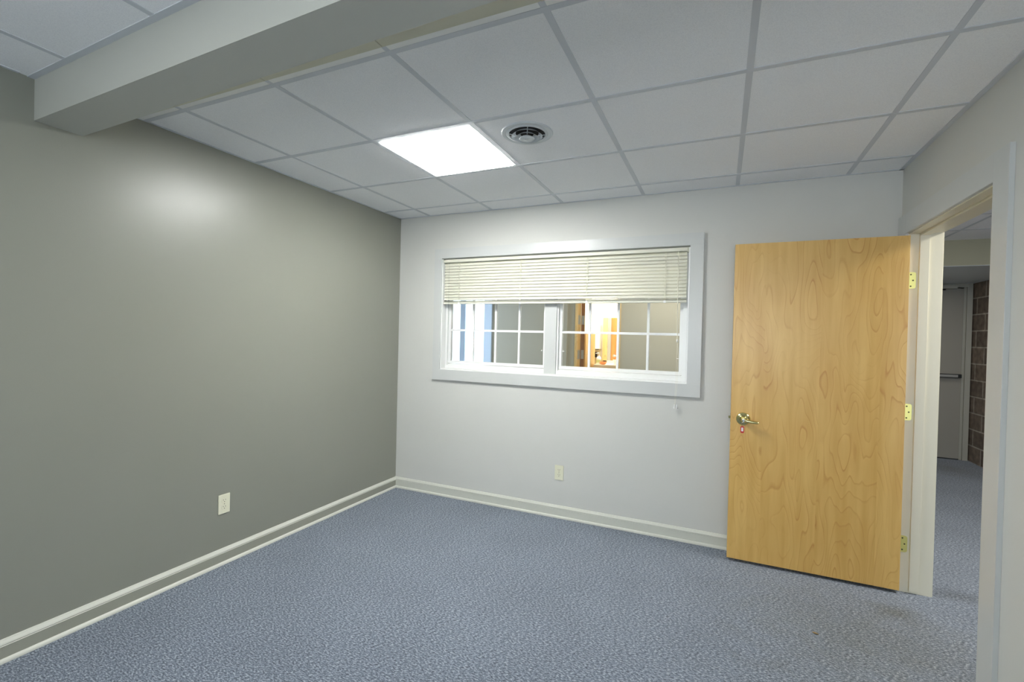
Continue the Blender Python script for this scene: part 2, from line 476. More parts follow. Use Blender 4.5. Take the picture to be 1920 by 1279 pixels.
# boxed beam under the ceiling and the narrow strips along it
bm = B()
add_prism(bm, [(0, -2.484), (W, -2.484 - 0.029 * W), (W, -2.318 - 0.029 * W), (0, -2.318)], (0, 0, 2.265), (1, 0, 0), (0, 1, 0), (0, 0, H + 0.02 - 2.265))
st(obj('trim_1', bm, 'beam'), 'boxed-in grey drywall beam crossing the ceiling at upper left', 'beam')
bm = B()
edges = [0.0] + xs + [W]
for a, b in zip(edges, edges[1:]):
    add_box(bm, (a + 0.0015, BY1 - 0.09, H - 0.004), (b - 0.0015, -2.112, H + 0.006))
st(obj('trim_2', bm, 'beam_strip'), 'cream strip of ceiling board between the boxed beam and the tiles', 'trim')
bm = B()
for a, b in zip(edges, edges[1:]):
    add_box(bm, (a + 0.011, -2.112, H - 0.0012), (b - 0.011, -2.083, H + 0.006))
st(obj('trim_3', bm, 'vinyl'), 'thin white edging between the cream strip and the ceiling grid', 'trim')

# ------------------------------------------------------------------ baseboards (profile: shoe, board, bevelled cap)
def base_prof():
    return [(0, 0), (0.021, 0), (0.0215, 0.006), (0.019, 0.013), (0.014, 0.017), (0.011, 0.018), (0.011, 0.066),
            (0.0095, 0.069), (0.0125, 0.073), (0.0115, 0.079), (0.007, 0.085), (0.004, 0.094), (0, 0.095)]
def cap_prof():
    return [(0.0, 0.0665), (0.0116, 0.0665), (0.0118, 0.0685), (0.0100, 0.071), (0.0128, 0.0745), (0.0118, 0.081),
            (0.0072, 0.086), (0.0042, 0.0945), (0, 0.0955)]
def shoe_prof():
    return [(0, 0), (0.021, 0), (0.0215, 0.006), (0.019, 0.013), (0.014, 0.0172), (0.0112, 0.0180), (0, 0.018)]
def board_prof():
    return [(0, 0.0175), (0.0108, 0.0175), (0.0108, 0.067), (0, 0.067)]
def baseboard(name, origin, out, along, mats, label):
    root = None
    for nm, pf, mt in (('board', board_prof(), mats[0]), ('cap', cap_prof(), mats[1]), ('shoe', shoe_prof(), mats[2])):
        bm = B(); add_prism(bm, pf, origin, out, (0, 0, 1), along)
        if root is None:
            root = st(obj(name, bm, mt), label, 'baseboard')
        else:
            o = obj(nm + '_moulding', bm, mt, smooth=True); part_children_fix(o, root)
baseboard('baseboard_left', (0, YN, 0), (1, 0, 0), (0, -YN, 0), ('trim_olive', 'trim_base', 'trim_base'),
          'baseboard along the olive wall with pale cap and shoe')
baseboard('baseboard_far', (0, 0, 0), (0, -1, 0), (W, 0, 0), ('trim_base', 'trim_base', 'trim_base'),
          'cream baseboard along the wall under the window')
baseboard('baseboard_right', (W, YN, 0), (-1, 0, 0), (0, (DY0 - 0.145) - YN, 0), ('trim_base', 'trim_base', 'trim_base'),
          'cream baseboard on the right wall on the near side of the doorway')

# ------------------------------------------------------------------ window 1 (to the corridor)
CX0, CX1, CZ0, CZ1 = 0.385, 2.560, 1.008, 2.142
bm = B(); d = 0.020
add_box(bm, (CX0, -d, CZ0), (CX1, 0, OZ0 - 0.002), 0.0015)
add_box(bm, (CX0, -d, OZ1 + 0.002), (CX1, 0, CZ1), 0.0015)
add_box(bm, (CX0, -d, OZ0 - 0.002), (OX0 - 0.002, 0, OZ1 + 0.002), 0.0015)
add_box(bm, (OX1 + 0.002, -d, OZ0 - 0.002), (CX1, 0, OZ1 + 0.002), 0.0015)
win = st(obj('window_1', bm, 'trim_grey'), 'wide twin sliding window with grey casing in the far wall', 'window')
def wsub(name, bm, mat, smooth=False):
    o = obj(name, bm, mat, smooth=smooth); part_children_fix(o, win); return o
# reveal lining
bm = B()
add_box(bm, (OX0 - 0.004, -0.012, OZ0 - 0.004), (OX1 + 0.004, WT, OZ0 + 0.010))
add_box(bm, (OX0 - 0.004, 0.036, OZ1 - 0.008), (OX1 + 0.004, WT, OZ1 + 0.004))
add_box(bm, (OX0 - 0.004, -0.012, OZ0 + 0.0101), (OX0 + 0.006, WT, OZ1 - 0.0081))
add_box(bm, (OX1 - 0.006, -0.012, OZ0 + 0.0101), (OX1 + 0.004, WT, OZ1 - 0.0081))
wsub('reveal', bm, 'vinyl')
MX0, MX1 = 1.400, 1.497
bm = B(); add_box(bm, (MX0, 0.032, OZ0 + 0.008), (MX1, 0.125, OZ1 - 0.007), 0.001)
wsub('mullion', bm, 'trim_grey')
def unit(x0, x1, gx0, gx1, latch_x):
    z0, z1 = OZ0 + 0.010, OZ1 - 0.008
    ya, yb = 0.045, 0.125
    bm = B()
    add_box(bm, (x0, ya, z0), (x1, yb, z0 + 0.026), 0.001)
    add_box(bm, (x0 + 0.001, ya + 0.014, z0 + 0.0255), (x1 - 0.001, yb - 0.001, z0 + 0.036), 0.001)
    add_box(bm, (x0, ya, z1 - 0.03), (x1, yb, z1), 0.001)
    add_box(bm, (x0, ya, z0 + 0.026), (max(gx0 - 0.022, x0 + 0.006), yb, z1 - 0.03), 0.001)
    add_box(bm, (min(gx1 + 0.022, x1 - 0.006), ya, z0 + 0.026), (x1, yb, z1 - 0.03), 0.001)
    fr = wsub('window_frame', bm, 'vinyl')
    gz0, gz1 = 1.174, 1.985
    bm = B(); yA, yB = 0.068, 0.100
    add_box(bm, (gx0 - 0.024, yA, gz0 - 0.024), (gx1 + 0.024, yB, gz0), 0.0015)
    add_box(bm, (gx0 - 0.024, yA, gz1), (gx1 + 0.024, yB, gz1 + 0.024), 0.0015)
    add_box(bm, (gx0 - 0.024, yA, gz0), (gx0, yB, gz1), 0.0015)
    add_box(bm, (gx1, yA, gz0), (gx1 + 0.024, yB, gz1), 0.0015)
    sash = wsub('sash', bm, 'vinyl')
    w = (gx1 - gx0) / 4
    bm = B()
    for i in (1, 2, 3):
        add_box(bm, (gx0 + i * w - 0.009, 0.074, gz0), (gx0 + i * w + 0.009, 0.090, gz1), 0.002)
    for k in (1, 2):
        zz = gz0 + k * (gz1 - gz0) / 3 - 0.003
        add_box(bm, (gx0, 0.073, zz - 0.009), (gx1, 0.089, zz + 0.009), 0.002)
    o = obj('muntin_grille', bm, 'vinyl'); part_children_fix(o, sash)
    bm = B(); add_box(bm, (gx0 - 0.002, 0.0795, gz0 - 0.002), (gx1 + 0.002, 0.0835, gz1 + 0.002))
    o = obj('glass_pane', bm, 'glass'); part_children_fix(o, sash)
    bm = B()
    add_tube(bm, [(latch_x, 0.070, 1.290), (latch_x, 0.052, 1.290)], 0.004)
    add_sphere(bm, (latch_x, 0.050, 1.290), 0.006)
    o = obj('sash_pull', bm, 'vinyl', smooth=True); part_children_fix(o, sash)
unit(OX0 + 0.010, MX0, 0.512, 1.378, 1.374)
unit(MX1, OX1 - 0.010, 1.533, 2.410, 1.552)

# ------------------------------------------------------------------ venetian blind
bl = thing('venetian_blind', 'ivory mini blind half lowered in the top of the window', 'blind', (1.46, 0.0, 1.662))
bx0, bx1 = 0.474, 2.454
bm = B()
add_box(bm, (bx0, -0.014, 2.022), (bx1, 0.024, 2.0455), 0.0015)
obj('headrail', bm, 'blind', bl)
# slats: closed, each a thin curved strip
bm = B()
zt, zb, ns = 2.006, 1.712, 13
for i in range(ns):
    z = zt - (zt - zb) * i / (ns - 1)
    prev = None
    rows = []
    for s in range(7):
        t = s / 6 - 0.5                       # -0.5 top .. 0.5 bottom
        zz = z - t * 0.0265
        yy = 0.009 - t * 0.013 - 0.0042 * (1 - (2 * t) ** 2)
        rows.append((bm.verts.new((bx0 + 0.002, yy, zz)), bm.verts.new((bx1 - 0.002, yy, zz))))
    for a, b in zip(rows, rows[1:]):
        bm.faces.new((a[0], a[1], b[1], b[0]))
sl = obj('slats', bm, 'blind', bl)
md = sl.modifiers.new('thick', 'SOLIDIFY'); md.thickness = 0.0006
bm = B()
# raised slats lie flat on the bottom rail
for k in range(13):
    add_box(bm, (bx0 + 0.002, -0.002, 1.6785 + k * 0.0011), (bx1 - 0.002, 0.019, 1.6790 + k * 0.0011))
obj('stacked_slats', bm, 'blind', bl)
bm = B(); add_box(bm, (bx0, -0.006, 1.664), (bx1, 0.020, 1.678), 0.003, 3)
obj('bottom_rail', bm, 'blind', bl)
for x in (0.628, 1.197, 1.745, 2.310):
    bm = B()
    for dx in (-0.004, 0.004):
        add_tube(bm, [(x + dx, -0.007, 2.022), (x + dx, -0.0085, 1.85), (x + dx, -0.008, 1.67)], 0.0013, 6)
    for k in range(ns):
        z = zt - (zt - zb) * k / (ns - 1) - 0.012
        add_tube(bm, [(x - 0.004, -0.0075, z), (x + 0.004, -0.0075, z)], 0.0005, 5)
    obj('ladder_cord', bm, 'cord', bl)
    bm = B(); add_box(bm, (x - 0.009, -0.0095, 1.662), (x + 0.009, -0.004, 1.680), 0.003)
    obj('cord_button', bm, 'white', bl)
# end cap bracket shadows: brackets
for x in (bx0 - 0.010, bx1):
    bm = B(); add_box(bm, (x, -0.004, 2.016), (x + 0.010, 0.030, 2.048), 0.001)
    obj('bracket', bm, 'blind', bl)
# pull cord in front of the casing
bm = B()
add_tube(bm, [(2.395, -0.008, 2.022), (2.397, -0.026, 1.90), (2.400, -0.028, 1.60), (2.404, -0.029, 1.405)], 0.0024, 8)
add_tube(bm, [(2.403, -0.029, 1.395), (2.402, -0.029, 1.15), (2.397, -0.029, 0.952)], 0.0009, 6)
add_tube(bm, [(2.406, -0.029, 1.395), (2.412, -0.029, 1.27), (2.411, -0.029, 1.10), (2.401, -0.029, 0.952)], 0.0009, 6)
pc = obj('pull_cord', bm, 'cord', bl, smooth=True)
bm = B()
add_lathe(bm, [(0.0015, 0.010), (0.005, 0.006), (0.0065, -0.004), (0.0045, -0.012), (0.001, -0.014)], (2.404, -0.029, 1.398), 'z', 14)
o = obj('cord_joiner', bm, 'white', smooth=True); o.parent = pc
bm = B()
add_lathe(bm, [(0.001, 0.014), (0.004, 0.012), (0.006, 0.0), (0.0095, -0.013), (0.0085, -0.016), (0.001, -0.016)], (2.396, -0.029, 0.940), 'z', 14)
add_lathe(bm, [(0.001, 0.014), (0.004, 0.012), (0.006, 0.0), (0.0095, -0.013), (0.0085, -0.016), (0.001, -0.016)], (2.411, -0.026, 0.938), 'z', 14)
o = obj('tassel', bm, 'white', smooth=True); o.parent = pc
bm = B()
add_box(bm, (2.402, -0.031, 1.270), (2.416, -0.027, 1.274), 0.001)
o = obj('cord_stop', bm, 'white'); o.parent = pc
# tilt wand at the left
bm = B()
add_tube(bm, [(0.532, -0.006, 2.026), (0.533, -0.018, 2.005), (0.533, -0.016, 1.60), (0.5335, -0.014, 1.18)], 0.0022, 6)
obj('tilt_wand', bm, 'glass', bl, smooth=True)

# ------------------------------------------------------------------ doorway frame (jambs, stops, casing)
bm = B()
JX0, JX1 = W - 0.001, W + WT + 0.012
add_box(bm, (JX0, DY1, 0), (JX1, DY1 + 0.018, DZ + 0.018))
add_box(bm, (JX0, DY0 - 0.018, 0), (JX1, DY0, DZ + 0.018))
add_box(bm, (JX0, DY0, DZ), (JX1, DY1, DZ + 0.018))
dfr = st(obj('trim_4', bm, 'trim_cream'), 'cream wooden frame around the open doorway at right', 'door frame')
bm = B()   # stops
SX0, SX1 = W + 0.047, W + 0.090
add_box(bm, (SX0, DY1 - 0.012, 0.012), (SX1, DY1, DZ), 0.0015)
add_box(bm, (SX0, DY0, 0), (SX1, DY0 + 0.012, DZ), 0.0015)
add_box(bm, (SX0, DY0, DZ - 0.012), (SX1, DY1, DZ), 0.0015)
o = obj('door_stop', bm, 'trim_cream'); part_children_fix(o, dfr)
bm = B()   # room side casing, flat boards
cw = 0.112; cd = 0.017; rv = 0.006
add_box(bm, (W - cd, DY0 - rv - cw, 0), (W, DY0 - rv, DZ + rv + cw), 0.0015)
add_box(bm, (W - cd, DY0 - rv, DZ + rv), (W, DY1 + rv, DZ + rv + cw), 0.0015)
add_box(bm, (W - cd, DY1 + rv, 0), (W, -0.002, DZ + rv + cw), 0.0015)
o = obj('casing', bm, 'trim_grey'); part_children_fix(o, dfr)
bm = B()   # hall side casing
add_box(bm, (W + WT, DY1 + rv, 0), (W + WT + cd, DY1 + rv + 0.06, DZ + rv + 0.06), 0.0015)
add_box(bm, (W + WT, DY0 - rv - 0.06, 0), (W + WT + cd, DY0 - rv, DZ + rv + 0.06), 0.0015)
add_box(bm, (W + WT, DY0 - rv, DZ + rv), (W + WT + cd, DY1 + rv, DZ + rv + 0.06), 0.0015)
o = obj('hall_casing', bm, 'trim_cream'); part_children_fix(o, dfr)

# ------------------------------------------------------------------ door 1: open maple leaf
LX0, LX1, LY0, LY1, LZ0, LZ1 = 2.750, 3.634, -0.170, -0.126, 0.019, 2.018
bm = B(); add_box(bm, (LX0, LY0, LZ0), (LX1, LY1, LZ1), 0.0015)
door = st(obj('door_1', bm, 'maple'), 'open flat maple veneer door standing parallel to the far wall', 'door')
def dsub(name, bm, mat, parent=door, smooth=False):
    o = obj(name, bm, mat, smooth=smooth); part_children_fix(o, parent); return o
for zc in (1.770, 1.024, 0.274):
    # hinge: leaf on the jamb, knuckle, screws
    bm = B()
    hz = 0.0465
    poly = []
    x0, x1, r = LX1 + 0.006, LX1 + 0.041, 0.011
    poly += [(x0, zc - hz), (x1 - r, zc - hz)]
    poly += [(x1 - r + r * math.sin(a), zc - hz + r - r * math.cos(a)) for a in (0.4, 0.8, 1.2)]
    poly += [(x1, zc - hz + r), (x1, zc + hz - r)]
    poly += [(x1 - r + r * math.cos(a), zc + hz - r + r * math.sin(a)) for a in (0.4, 0.8, 1.2)]
    poly += [(x1 - r, zc + hz), (x0, zc + hz)]
    add_prism(bm, poly, (0, DY1 - 0.0025, 0), (1, 0, 0), (0, 0, 1), (0, 0.0028, 0))
    add_box(bm, (LX1 - 0.0005, LY0 + 0.006, zc - hz), (LX1 + 0.0015, LY1 - 0.004, zc + hz))
    add_tube(bm, [(LX1 + 0.004, LY1 - 0.004, zc - hz), (LX1 + 0.004, LY1 - 0.004, zc + hz)], 0.0058, 14)
    h = dsub('hinge', bm, 'brassleaf')
    bm = B()
    for sx, sz in ((0.018, 0.033), (0.028, 0.0), (0.018, -0.033)):
        add_lathe(bm, [(0.0042, 0.0), (0.0042, -0.0006), (0.001, -0.0008)], (LX1 + sx, DY1 - 0.0024, zc + sz), 'y', 12)
    o = obj('screw', bm, 'screw'); part_children_fix(o, h)
# lever handle
KX, KZ = 2.822, 0.913
hl_bm = B()
add_lathe(hl_bm, [(0.041, 0.0), (0.041, -0.003), (0.0385, -0.008), (0.030, -0.0125), (0.020, -0.016), (0.016, -0.024),
                  (0.0145, -0.032)], (KX, LY0, KZ), 'y', 40)
hl = dsub('lever_handle', hl_bm, 'brass', smooth=True)
hl['label'] = 'brass rosette and lever of the maple door'
bm = B()
pts = [(KX - 0.006, LY0 - 0.036, KZ - 0.002), (KX + 0.004, LY0 - 0.040, KZ - 0.003), (KX + 0.02, LY0 - 0.043, KZ - 0.006),
       (KX + 0.04, LY0 - 0.045, KZ - 0.009), (KX + 0.06, LY0 - 0.045, KZ - 0.011), (KX + 0.078, LY0 - 0.044, KZ - 0.012),
       (KX + 0.084, LY0 - 0.043, KZ - 0.012)]
add_tube(bm, pts, [0.012, 0.0135, 0.0115, 0.0095, 0.0085, 0.0085, 0.005], 16)
add_lathe(bm, [(0.0145, -0.022), (0.0150, -0.036), (0.0145, -0.048), (0.012, -0.053), (0.008, -0.054)], (KX, LY0, KZ - 0.001), 'y', 28)
o = obj('lever', bm, 'brass', smooth=True); part_children_fix(o, hl)
bm = B()
add_lathe(bm, [(0.0075, -0.053), (0.0075, -0.056), (0.001, -0.0562)], (KX, LY0, KZ - 0.001), 'y', 20)
o = obj('key_cylinder', bm, 'ring', smooth=True); part_children_fix(o, hl)
# latch and edge plate
bm = B()
add_box(bm, (LX0 - 0.0012, LY0 + 0.010, KZ - 0.028), (LX0 + 0.001, LY1 - 0.010, KZ + 0.028), 0.0004)
add_prism(bm, [(0, -0.008), (-0.012, -0.004), (-0.012, 0.008), (0, 0.008)], (LX0, -0.148, KZ - 0.004), (1, 0, 0), (0, 1, 0), (0, 0, 0.014))
dsub('latch', bm, 'brass')
# far side lever
bm = B()
add_lathe(bm, [(0.041, 0.0), (0.0385, 0.008), (0.020, 0.015), (0.0145, 0.03), (0.0145, 0.044), (0.01, 0.046)], (KX, LY1, KZ), 'y', 30)
add_tube(bm, [(KX, LY1 + 0.038, KZ), (KX + 0.04, LY1 + 0.040, KZ - 0.008), (KX + 0.08, LY1 + 0.040, KZ - 0.012)], [0.012, 0.0095, 0.008], 14)
dsub('lever_handle', bm, 'brass', smooth=True)

# key tag hanging from the key in the lock
kt = thing('key_tag', 'small red plastic key tag hanging from the lock of the maple door', 'key tag', (KX - 0.006, LY0 - 0.066, 0.832))
bm = B()
kx, ky = KX - 0.006, LY0 - 0.062
add_box(bm, (KX - 0.004, ky - 0.004, KZ - 0.014), (KX + 0.004, ky - 0.002, KZ + 0.006), 0.0006)
add_box(bm, (KX - 0.0015, LY0 - 0.062, KZ - 0.003), (KX + 0.0015, LY0 - 0.055, KZ + 0.003))
obj('key', bm, 'ring', kt)
bm = B()
add_tube(bm, [(kx + 0.008 * math.sin(a) + 0.003, ky - 0.003, 0.889 + 0.0115 * math.cos(a)) for a in [i * PI / 10 for i in range(21)]], 0.0009, 6)
obj('ring', bm, 'ring', kt, smooth=True)
bm = B()
w2, h2 = 0.0105, 0.021
pol = []
for cx_, cz_, a0 in ((w2 - 0.007, h2 - 0.007, 0), (-w2 + 0.007, h2 - 0.007, PI / 2), (-w2 + 0.007, -h2 + 0.007, PI), (w2 - 0.007, -h2 + 0.007, 1.5 * PI)):
    for j in range(5):
        a = a0 + j * PI / 8
        pol.append((cx_ + 0.007 * math.cos(a), cz_ + 0.007 * math.sin(a)))
add_prism(bm, pol, (kx, ky - 0.004, 0.8555), (1, 0, 0), (0, 0, 1), (0, 0.003, 0))
obj('holder', bm, 'red', kt)
bm = B(); add_box(bm, (kx - 0.0058, ky - 0.0047, 0.845), (kx + 0.0058, ky - 0.0040, 0.8685))
obj('paper_insert', bm, 'paper', kt)

# ------------------------------------------------------------------ ceiling lamp panel
lx0, lx1 = C0 + T + 0.012, C0 + 2 * T - 0.012
ly0, ly1 = -(R1 + 2 * T) + 0.012, -(R1 + T) - 0.012
lp = thing('ceiling_light', 'square lit light panel set flush in the tiled ceiling', 'ceiling light', ((lx0 + lx1) / 2, (ly0 + ly1) / 2, H))
bm = B(); fw = 0.018
add_box(bm, (lx0, ly0, H - 0.001), (lx1, ly0 + fw, H + 0.0069), 0.0006); add_box(bm, (lx0, ly1 - fw, H - 0.001), (lx1, ly1, H + 0.0069), 0.0006)
add_box(bm, (lx0, ly0 + fw, H - 0.001), (lx0 + fw, ly1 - fw, H + 0.0069), 0.0006); add_box(bm, (lx1 - fw, ly0 + fw, H - 0.001), (lx1, ly1 - fw, H + 0.0069), 0.0006)
obj('frame', bm, 'lampframe', lp)
bm = B(); add_box(bm, (lx0 + fw, ly0 + fw, H - 0.006), (lx1 - fw, ly1 - fw, H + 0.0068), 0.002)
obj('diffuser', bm, 'lamp_on', lp)

# ------------------------------------------------------------------ round ceiling vent
vc = (1.748, -1.250)
vt = thing('ceiling_vent', 'round white ceiling diffuser with concentric cones beside the lit panel', 'air vent', (vc[0], vc[1], H))
bm = B()
add_lathe(bm, [(0.133, 0.007), (0.133, 0.002), (0.129, -0.003), (0.112, -0.005), (0.108, -0.003), (0.104, -0.006), (0.094, -0.007),
               (0.092, -0.002), (0.094, 0.004)], (vc[0], vc[1], H), 'z', 64, cap=False)
obj('flange', bm, 'ventmetal', vt, smooth=True)
bm = B(); add_lathe(bm, [(0.0945, 0.0002), (0.0945, 0.0016)], (vc[0], vc[1], H), 'z', 48)
obj('duct_opening', bm, 'dark', vt)
def cone(r0, z0, r1, z1):
    bm = B()
    add_lathe(bm, [(r0, z0), (r1, z1), (r1 - 0.002, z1 + 0.001), (r0 - 0.003, z0 + 0.001)], (vc[0], vc[1], H), 'z', 56, cap=False)
    return bm
obj('outer_cone', cone(0.058, 0.002, 0.080, -0.016), 'ventmetal', vt, smooth=True)
obj('inner_cone', cone(0.036, -0.006, 0.062, -0.024), 'ventmetal', vt, smooth=True)
bm = B(); add_lathe(bm, [(0.018, -0.012), (0.040, -0.027), (0.038, -0.029), (0.016, -0.030), (0.012, -0.032), (0.004, -0.033)], (vc[0], vc[1], H), 'z', 48)
obj('centre_disc', bm, 'ventmetal', vt, smooth=True)
bm = B()
for a in (0.42, 0.42 + PI / 2, 0.42 + PI, 0.42 + 1.5 * PI):
    dx, dy = math.cos(a), math.sin(a)
    add_tube(bm, [(vc[0] + dx * 0.093, vc[1] + dy * 0.093, H - 0.004), (vc[0] + dx * 0.016, vc[1] + dy * 0.016, H - 0.018)], 0.0022, 8)
obj('spokes', bm, 'ventmetal', vt, smooth=True)

# ------------------------------------------------------------------ power outlets
def outlet(origin, right, out, label):
    """origin: centre on the wall; right: along the wall; out: away from it."""
    o_, r_, n_ = Vector(origin), Vector(right), Vector(out)
    t = thing('power_outlet', label, 'outlet', origin, 'duplex wall outlets')
    def bx(bm, x0, x1, z0, z1, d0, d1, bev=0.0):
        tmp = bmesh.new(); add_box(tmp, (x0, d0, z0), (x1, d1, z1), bev)
        me = bpy.data.meshes.new('tmp')
        for v in tmp.verts:
            v.co = o_ + r_ * v.co.x + n_ * v.co.y + Vector((0, 0, v.co.z))
        tmp.to_mesh(me); tmp.free(); bm.from_mesh(me); bpy.data.meshes.remove(me)
    bm = B(); bx(bm, -0.035, 0.035, -0.057, 0.057, -0.001, 0.0055, 0.0025)
    obj('cover_plate', bm, 'ivory', t)
    for s in (1, -1):
        bm = B()
        pol = []
        for k in range(24):
            a = 2 * PI * k / 24
            x, z = 0.0172 * math.cos(a), 0.0172 * math.sin(a)
            pol.append((x, max(-0.0135, min(0.0135, z))))
        add_prism(bm, pol, o_ + Vector((0, 0, s * 0.0195)) + n_ * 0.005, r_, (0, 0, 1), n_ * 0.0016)
        so = obj('socket', bm, 'ivory', t)
        bm = B()
        for sx in (-0.0064, 0.0064):
            bx(bm, sx - 0.0011, sx + 0.0011, s * 0.0195 + 0.0015, s * 0.0195 + 0.0085, 0.0060, 0.0069)
        bx(bm, -0.0021, 0.0021, s * 0.0195 - 0.0085, s * 0.0195 - 0.0042, 0.0060, 0.0069)
        sl_ = obj('slots', bm, 'slot'); sl_.parent = so
    bm = B(); bx(bm, -0.0022, 0.0022, -0.0022, 0.0022, 0.0050, 0.0064, 0.0006)
    obj('screw', bm, 'ring', t)
outlet((0, -1.621, 0.360), (0, 1, 0), (1, 0, 0), 'ivory duplex outlet low on the olive left wall')
outlet((1.561, 0, 0.350), (1, 0, 0), (0, -1, 0), 'ivory duplex outlet low on the light wall under the window')

# crumb on the carpet
bm = B()
ld = (3.133, -0.806)
for k, (dx, dy, s) in enumerate(((0, 0, 0.010), (0.009, -0.004, 0.006), (-0.007, 0.003, 0.005))):
    add_sphere(bm, (ld[0] + dx, ld[1] + dy, 0.003), s, (1, 0.6, 0.3), 8)
for v in bm.verts: v.co += Vector((random.uniform(-1, 1), random.uniform(-1, 1), random.uniform(-.4, 1))) * 0.0015
tag(obj('dry_leaf_crumb', bm, 'debris'), 'tiny dry leaf crumb lying on the carpet in front of the maple door', 'crumb')

# ================================================================== hall beyond the doorway
HX0 = W + WT
bm = B(); add_box(bm, (W + WT, YN, H + 0.0022), (BX, 2.46, H + 0.03)); add_box(bm, (-2.8, WT, H + 0.0022), (W + WT, 3.4, H + 0.03))
add_box(bm, (W + WT, 2.46, H + 0.0022), (BX, YE, H + 0.03))
hc = st(obj('ceiling', bm, 'tile'), 'tiled ceiling of the hall seen through the doorway', 'ceiling')
bm = B()
for x in (4.60, 4.60 + T):
    add_box(bm, (x - tw, YN, H), (x + tw, 2.46, H + 0.008))
for y in (-0.48, 0.13, 0.74, 1.345, 1.955):
    add_box(bm, (HX0, y - tw, H - 0.0006), (BX, y + tw, H + 0.0074))
o = obj('ceiling_grid', bm, 'tbar'); part_children_fix(o, hc)
st(box('trim_5', (HX0, 2.46, 2.192), (BX, YE, H + 0.006), 'soffit'), 'lowered beige soffit in front of the hall exit door', 'soffit')
st(box('trim_13', (HX0 + 0.001, 2.462, 2.186), (BX - 0.001, YE - 0.001, 2.1919), 'lampframe'), 'pale grey underside board of the lowered hall soffit', 'soffit')
st(box('wall_block', (BX, YN, 0), (BX + 0.2, YE + 0.2, 2.7), 'cmu'), 'bare grey-brown concrete block wall on the right of the hall', 'wall')
bm = B()
add_box(bm, (HX0 - 1, YE, 0), (4.42, YE + 0.15, 2.7)); add_box(bm, (4.42, YE, 2.19), (BX, YE + 0.15, 2.7))
st(obj('wall_hall', bm, 'hallwall'), 'end wall of the hall around the exit door', 'wall')
# hall left wall beyond the room corner
bm = B(); add_box(bm, (2.95, YC + 0.12, 0), (3.07, YE, 2.7)); add_box(bm, (2.95, YE, 0), (3.1, YE + .15, 2.7))
st(obj('wall_corridor', bm, 'hallwall'), 'painted side wall of the hall past the corridor', 'wall')

# exit door
EX0, EX1 = 4.50, 5.405
st(box('trim_14', (EX0, YE - 0.03, 0.0), (EX1, YE + 0.14, 0.011), 'black'), 'added dark threshold that keeps daylight out under the hall exit door', 'threshold')  # added dark strip standing for the shaded gap below the door
st(box('exit_light_block', (EX0 - 0.1, YE + 0.15, 0), (BX, YE + 0.2, 2.7), 'hallwall'), 'added backing that blocks daylight behind the hall exit door', 'wall')  # unseen block against sky light leaking round the exit door
bm = B(); add_box(bm, (EX0, YE - 0.03, 0.012), (EX1, YE + 0.014, 2.125), 0.0015)
ed = st(obj('door_2', bm, 'exitdoor'), 'grey metal exit door with black push bar at the end of the hall', 'door')
bm = B()
add_box(bm, (EX1 - 0.62, YE - 0.085, 1.018), (EX1 - 0.012, YE - 0.03, 1.064), 0.004)
pb = obj('push_bar', bm, 'black'); part_children_fix(pb, ed)
bm = B(); add_box(bm, (EX1 - 0.62, YE - 0.092, 1.026), (EX1 - 0.05, YE - 0.084, 1.056), 0.002)
o = obj('push_pad', bm, 'greyplate'); part_children_fix(o, pb)
bm = B(); add_box(bm, (4.95, YE - 0.09, 2.122), (5.325, YE - 0.03, 2.166), 0.006)
cl = obj('door_closer', bm, 'exitframe'); part_children_fix(cl, ed)
bm = B(); add_tube(bm, [(5.21, YE - 0.06, 2.120), (5.21, YE - 0.06, 2.105)], 0.011, 12)
add_tube(bm, [(5.21, YE - 0.07, 2.110), (4.95, YE - 0.16, 2.108)], 0.008, 8)
o = obj('arm', bm, 'black'); part_children_fix(o, cl)
bm = B()
add_box(bm, (EX1 + 0.004, YE - 0.020, 0), (EX1 + 0.03, YE + 0.05, 2.14), 0.002)
add_box(bm, (EX1 + 0.03, YE - 0.045, 0), (BX - 0.012, YE + 0.05, 2.19), 0.003)
add_box(bm, (EX0 - 0.03, YE - 0.020, 0), (EX0 - 0.004, YE + 0.05, 2.14), 0.002)
add_box(bm, (EX0 - 0.08, YE - 0.045, 0), (EX0 - 0.03, YE + 0.05, 2.19), 0.003)
add_box(bm, (EX0 - 0.03, YE - 0.045, 2.14), (EX1 + 0.03, YE + 0.05, 2.191), 0.003)
st(obj('trim_6', bm, 'exitframe'), 'grey steel frame around the hall exit door', 'door frame')

# ================================================================== corridor and rooms behind the window
# wall across the corridor: left piece, piece right of the kitchenette opening
bm = B(); add_box(bm, (0.235, YC, 0), (1.218, YC + 0.12, 2.7))
st(obj('wall_across', bm, 'hallwall'), 'grey-brown corridor wall seen through the left half of the window', 'wall')
bm = B(); add_box(bm, (1.712, YC, 0), (3.07, YC + 0.12, 2.7)); add_box(bm, (1.218, YC, 2.10), (1.712, YC + 0.12, 2.7))
st(obj('wall_across', bm, 'hallwall'), 'grey corridor wall seen through the right half of the window', 'wall')
# corner pilaster seen left of the kitchenette frame
st(box('trim_7', (1.085, YC - 0.035, 0), (1.135, YC, 2.4), 'hallwall'), 'narrow painted batten beside the kitchenette opening', 'trim')
